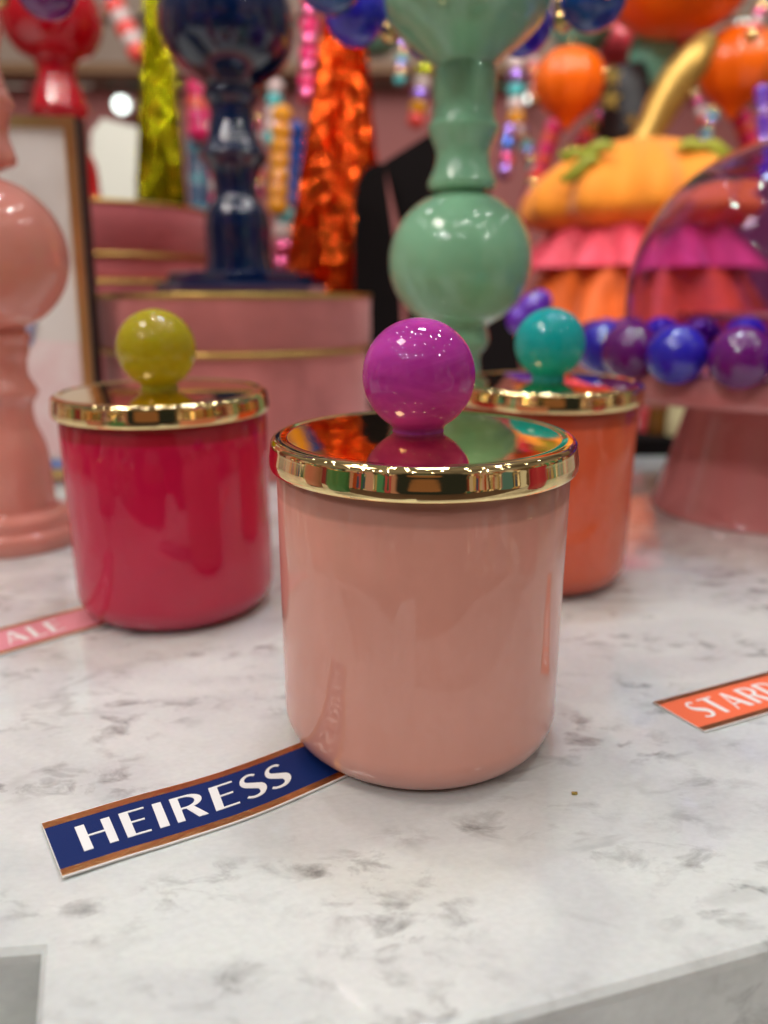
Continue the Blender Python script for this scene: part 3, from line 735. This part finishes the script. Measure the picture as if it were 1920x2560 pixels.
strand(690, 220, 678, 350, 1.2, [M['b_pearl'], M['b_aqua'], M['b_pearl']], 19, 'pearl and aqua bead strand right of the navy neck', 5)
strand(738, 330, 728, 500, 1.2, [M['b_royal']], 24, 'royal blue bead strand right of the ochre one', 6)
strand(776, 0, 768, 240, 1.15, [M['b_pink'], M['b_pinkfoil']], 22, 'hot pink bead strand beside the orange foil tassel', 8)
strand(715, 540, 700, 700, 1.2, [M['b_aqua'], M['b_pearl'], M['b_pinkfoil'], M['b_pinkfoil']], 26, 'aqua, pearl and pink bead strand above the front hat box', 5)
strand(1060, 180, 1040, 300, 1.3, [M['b_lime'], M['b_pearl'], M['b_lilac'], M['b_ochre'], M['b_coral']], 20, 'small multicoloured bead strand left of the mint neck', 5)
strand(1290, 160, 1290, 330, 1.2, [M['b_pearl'], M['b_lilac'], M['b_aqua'], M['b_pearl'], M['b_ochre']], 20, 'pearly bead strand right of the mint neck', 6)
strand(1275, 330, 1262, 430, 1.1, [M['b_lilac'], M['b_bluefoil'], M['b_pinkfoil']], 19, 'purple and blue foil bead strand beside the mint neck', 4)
strand(1340, 440, 1305, 560, 1.15, [M['b_coral'], M['b_gold'], M['b_pinkfoil']], 19, 'coral and gold bead strand left of the pumpkin', 6)
strand(1385, 320, 1350, 430, 1.2, [M['b_pink'], M['b_coral']], 21, 'pink bead strand hanging under the left orange bauble', 5)
strand(1855, 300, 1885, 390, 1.15, [M['b_pink'], M['b_coral']], 22, 'pink bead strand hanging under the right orange bauble', 5)
strand(1500, 300, 1430, 380, 1.15, [M['b_pinkfoil'], M['b_gold'], M['b_coral']], 20, 'pink and gold bead strand above the pumpkin', 5)
strand(1905, 230, 1915, 420, .8, [M['b_violet'], M['b_violet'], M['b_lilac']], 16, 'violet bead strand above the cloche', 9)
gx = [M['b_gold'], M['b_pinkfoil'], M['b_pearl'], M['b_coral']]; hx = [M['b_lilac'], M['b_gold'], M['b_aqua']]
strand(1012, 60, 1000, 200, 1.35, hx, 13, 'thin lilac and gold bead strand beside the orange foil tassel top', 9)
strand(1098, 250, 1090, 330, 1.2, gx, 13, 'thin gold and pink bead strand touching the mint neck on its left', 6)
strand(1330, 120, 1338, 250, 1.4, gx, 14, 'thin gold and pink bead strand close to the left orange bauble', 9)
strand(1305, 330, 1350, 470, 1.3, hx, 14, 'thin lilac and aqua bead strand between mint neck and pumpkin', 9)
strand(1470, 120, 1520, 200, 1.35, gx, 15, 'thin gold strand above the black star hat', 6)
strand(1790, 260, 1760, 350, 1.3, hx, 14, 'thin lilac strand right of the gold pumpkin stem', 7)
strand(1905, 20, 1880, 90, .95, gx, 16, 'thin gold and pink strand in the top right corner', 5)
strand(1700, 150, 1760, 300, 1.4, gx, 13, 'thin gold and coral strand behind the gold pumpkin stem', 8)
strand(640, 300, 652, 480, 1.25, gx, 13, 'thin gold and pink strand just right of the navy stem', 10)
strand(275, -10, 345, 130, 1.35, [M['b_pearl'], M['b_coral']], 24, 'pearl and coral strand beside the lime tassel', 6)

# big blue bauble strand behind the garland
# ------------------------------------------------------------------ pumpkin figure, ruffles
M['pumpkin'] = mat('orange_velvet', lin(255, 152, 14), .7, sheen=.3, var=.12, vscale=20)
M['stem_gold'] = mat('gold_fabric', (.62, .38, .09), .38, .7, var=.3, vscale=30)
M['ruffle_pink'] = mat('pink_ruffle', lin(240, 78, 100), .6, sheen=.2)
M['ruffle_orange'] = mat('orange_ruffle', lin(250, 108, 8), .6, sheen=.2, var=.25, vscale=30)
M['leaf'] = mat('lime_leaf_fabric', lin(170, 176, 50), .5, var=.3, vscale=60)
YP = 1.0
pc = at_y(1592, 528, YP)
t = thing('fabric_pumpkin', 'orange fabric pumpkin with gold stem, lime leaves and ruffled skirt', 'pumpkin', tuple(pc))
R = 258/FPX*YP
prof = []
for i in range(33):
    a = PI*i/32; prof.append((R*math.sin(a)**(1.2 if a > PI/2 else .6)*.98 if 0 < i < 32 else 0, -R*(.60 if a > PI/2 else .22)*math.cos(a)))
obj('pumpkin_body', lathe(prof, 160, flute=11, famp=.075), M['pumpkin'], t)
sp_ = [at_y(a, b, YP) - pc for a, b in ((1598, 385), (1608, 355), (1628, 320), (1652, 270), (1690, 205), (1735, 150), (1775, 95))]
obj('stem', tube(sp_, [w/FPX*YP for w in (40, 36, 33, 38, 42, 38, 22)], 24), M['stem_gold'], t)
def ruffle(cx_px, y0, y1, hw0, hw1, waves, amp, m, name, seed):
    r_ = random.Random(seed); seg = 240; bm = bmesh.new(); rings = []
    ph = r_.uniform(0, 6)
    for k in range(9):
        f = k/8; py = y0 + (y1 - y0)*f; hw = hw0 + (hw1 - hw0)*f
        c = at_y(cx_px, py, YP) - pc; rr = hw/FPX*YP
        rings.append([bm.verts.new((c.x + rr*(1 + amp*f*math.sin(waves*a + ph + 1.3*math.sin(3*a)))*math.cos(a), rr*(1 + amp*f*math.sin(waves*a + ph + 1.3*math.sin(3*a)))*math.sin(a), c.z)) for a in (2*PI*i/seg for i in range(seg))])
    for a, b in zip(rings, rings[1:]):
        for i in range(seg): bm.faces.new((a[i], a[(i+1) % seg], b[(i+1) % seg], b[i]))
    bmesh.ops.recalc_face_normals(bm, faces=bm.faces)
    return obj(name, bm, m, t)
ruffle(1592, 555, 672, 185, 262, 13, .11, M['ruffle_pink'], 'pink_ruffle', 1)
ruffle(1592, 640, 850, 215, 300, 10, .12, M['ruffle_orange'], 'orange_skirt', 2)
lr2 = random.Random(4)
for (a0, b0, a1, b1, w) in ((1500, 400, 1395, 445, 30), (1540, 375, 1440, 372, 26), (1690, 372, 1800, 372, 30), (1740, 368, 1850, 395, 34), (1770, 390, 1830, 425, 26), (1450, 395, 1400, 380, 22)):
    P0 = at_y(a0, b0, YP - .10) - pc; P1 = at_y(a1, b1, YP - .08) - pc
    P0.z += .0; bm = tube([P0.lerp(P1, k/8) + Vector((0, 0, .004*math.sin(k*.8))) for k in range(9)], [w/FPX*.55*math.sin(PI*(k + .6)/9.2) for k in range(9)], 12)
    obj('leaf', bm, M['leaf'], t)

# ------------------------------------------------------------------ hanging baubles (lantern-like)
def bauble(px, py, Y, hw, hh, m, label, drop=True, cap=True, seed=0):
    c = at_y(px, py, Y); r = hw/FPX*Y; h_ = hh/FPX*Y
    t = thing('bauble', label, 'bauble', tuple(c), 0, 'hanging baubles')
    prof = [(0, h_), (r*.45, h_*.95), (r*.82, h_*.66), (r, h_*.22), (r*.97, -h_*.2), (r*.74, -h_*.62)]
    prof += [(r*.30, -h_*1.0), (r*.10, -h_*1.25), (0, -h_*1.32)] if drop else [(r*.4, -h_*.92), (0, -h_)]
    obj('bauble_body', lathe(smoothprof(prof, 6), 128, flute=10, famp=.025), m, t)
    obj('hook', tube([(0, 0, h_*.97), (0, 0, h_*1.15), (.002, 0, h_*1.3)], .002, 8), M['b_gold'], t)
    return t
M['bauble_or'] = mat('orange_enamel', lin(255, 112, 10), .3, coat=.3, var=.12, vscale=20)
M['aquaglass'] = mat('aqua_enamel', lin(120, 190, 165), .25, coat=.4)
bauble(1422, 212, 1.1, 78, 72, M['bauble_or'], 'orange teardrop bauble between mint neck and black star hat')
bauble(1842, 170, 1.1, 84, 82, M['bauble_or'], 'orange teardrop bauble at the right edge above the cloche')
bauble(1695, -25, 1.1, 150, 90, M['bauble_or'], 'big orange bauble cut off by the top edge', drop=False)
bauble(1632, 150, 1.15, 52, 80, M['aquaglass'], 'pointed aqua bauble hanging under the big orange one')
bauble(1455, 70, 1.2, 66, 56, M['aquaglass'], 'pale aqua ball bauble right of the mint urn', drop=False)
bauble(935, 75, 1.2, 66, 56, M['aquaglass'], 'pale aqua ball bauble beside the orange foil tassel', drop=False)
M['coralpink'] = mat('coral_pink_enamel', lin(225, 80, 90), .3, coat=.4)
bauble(1700, 95, 1.2, 48, 42, M['coralpink'], 'coral pink bauble right of the aqua teardrop', drop=False)
bauble(1545, 110, 1.25, 44, 50, M['coralpink'], 'coral pink bauble left of the aqua teardrop', drop=True)

# black star hat
M['hat'] = mat('black_satin', (.012, .012, .014), .5)
t = thing('witch_hat', 'black cone hat with gold stars behind the pumpkin stem', 'hat', tuple(at_y(1565, 330, 1.13)))
o0 = at_y(1565, 330, 1.13)
def rel(px, py, Y=1.13): return at_y(px, py, Y) - o0
bm = bmesh.new()
c0 = rel(1575, 372); c1 = rel(1560, 160)
prof_pts = [(c0.lerp(c1, f), (72*(1 - f) + 44*f)/FPX*1.13) for f in (0, .25, .5, .75, .95, 1)]
obj('cone', tube([p for p, r in prof_pts], [r for p, r in prof_pts[:-1]] + [.006], 32), M['hat'], t)
def star(cx, cy, r, Y=1.075):
    c = rel(cx, cy, Y); pts = []
    for i in range(10):
        a = PI/2 + i*PI/5; rr = r if i % 2 == 0 else r*.45
        pts.append(c + Vector((math.cos(a), 0, math.sin(a)))*rr/FPX*Y)
    return extrude_poly(pts, Vector((0, .004, 0)))
for s in ((1532, 190, 24), (1528, 248, 26), (1580, 300, 16)): obj('star', star(*s), M['gold_trim'], t, smooth=False)

# ------------------------------------------------------------------ far right clutter behind the coral jar
t = thing('black_tray', 'black tray box behind the coral jar', 'box', tuple(at_y(1640, 1165, .66)))
bl = at_y(1600, 1158, .66); tr_ = at_y(1712, 1112, .66)
obj('tray_body', boxm(.03, .03, .012, .17, .06, .024, .002), M['black'], t, smooth=False)
M['cream'] = mat('cream_ceramic', lin(225, 220, 170), .25, coat=.4); M['amber'] = mat('amber_glass', lin(120, 80, 30), .15, coat=.4)
def small_pot(px, py_bot, Y, hw, hgt_px, m, label, nm='pot'):
    b = at_y(px, py_bot, Y); r = hw/FPX*Y; h_ = hgt_px/FPX*Y
    o = obj(nm, lathe(smoothprof([(r*.8, 0), (r*.95, h_*.2), (r, h_*.6), (r*.9, h_*.95), (r*.98, h_)], 4) + [(r*.85, h_), (0, h_*.97)], 48), m, None, loc=tuple(b)); tag(o, label, nm)
zt_tray = at_y(1640, 1118, .66)
small_pot(1685, 1122, .68, 26, 115, M['cream'], 'cream cup on the black tray by the cake stand', 'cup')
small_pot(1640, 1108, .69, 26, 90, M['amber'], 'amber votive glass on the black tray', 'votive')
small_pot(1606, 1130, .70, 16, 110, M['coralpink'], 'coral pot beside the coral candle jar', 'pot')

# boxes seen through the cloche and beyond
M['berry'] = mat('berry_box', lin(190, 60, 70), .6, var=.1, vscale=15)
hat_box(.415, .80, 0, .115, .12, .04, M['berry'], 'lower round berry box seen through the violet cloche')
hat_box(.50, .82, .121, .08, .085, .03, M['berry'], 'upper round berry box seen through the violet cloche')
# purple felt blob by the turquoise knob
bead_garland([(at_y(1330, 775, .62), .0125, M['b_violet']), (at_y(1302, 800, .62), .0115, M['b_violet']), (at_y(1350, 755, .62), .0095, M['b_violet'])],
             'violet bead cluster left of the turquoise knob', tuple(at_y(1320, 800, .62)))
# ceiling light spot seen far back
M['lamp'] = bpy.data.materials.new('lamp_lens'); M['lamp'].use_nodes = True
lb = M['lamp'].node_tree.nodes['Principled BSDF']; lb.inputs['Emission Color'].default_value = (.85, 1, .93, 1); lb.inputs['Emission Strength'].default_value = 3
def wall_lamp(px, py, r_px, label, Y=2.28):
    c = at_y(px, py, Y); t = thing('spotlight', label, 'spotlight', tuple(c), 0, 'far shop spotlights')
    bm = ball(r_px/FPX*Y, 32, 16); obj('lens', bm, M['lamp'], t)
    obj('housing', tube([(0, .015, .0), (0, .09, .02)], r_px/FPX*Y*1.15, 24), M['b_pearl'], t)
wall_lamp(303, 262, 17, 'small white spotlight between ruby candlestick and lime tassel')
wall_lamp(1855, 72, 16, 'small white spotlight above the right orange bauble')
wall_lamp(1325, 245, 9, 'small white spotlight right of the mint neck')

# other jars of the range that stand outside the frame on the slab, mirrored in the gold lid bands
for (x, y, c, lab, h) in ((-.235, .075, (.06, .30, .13, 1), 'green glass jar outside the left edge, mirrored in the gold lid band', .10),
                       (-.30, .17, (.62, .26, .22, 1), 'salmon glass jar outside the left edge beside the green one', .10),
                       (.30, .165, (.45, .03, .07, 1), 'berry red glass jar outside the right edge, mirrored in the gold lid band', .11)):
    t = thing('candle_jar', lab, 'candle jar', (x, y, 0), 0, 'lidded candle jars')
    obj('glass_body', lathe([(0, 0), (.032, 0), (.041, .006), (.0434, .014), (.0434, h - .01)], 96), mat('jar_colour', c, .3, coat=1.0), t)
    obj('lid', lathe([(.0445, h - .012), (.045, h - .011), (.0447, h - .002), (.043, h), (0, h)], 96), M['gold'], t)
    obj('knob', ball(.0164, 48, 24, c=(0, 0, h + .015)), M['b_aqua'], t)
o = obj('crumb', boxm(0, 0, .0004, .0016, .0008, .0007, .0002), M['gold_trim'], loc=tuple(on_z(1436, 1986))); tag(o, 'tiny golden brown crumb on the marble right of the front jar', 'crumb')
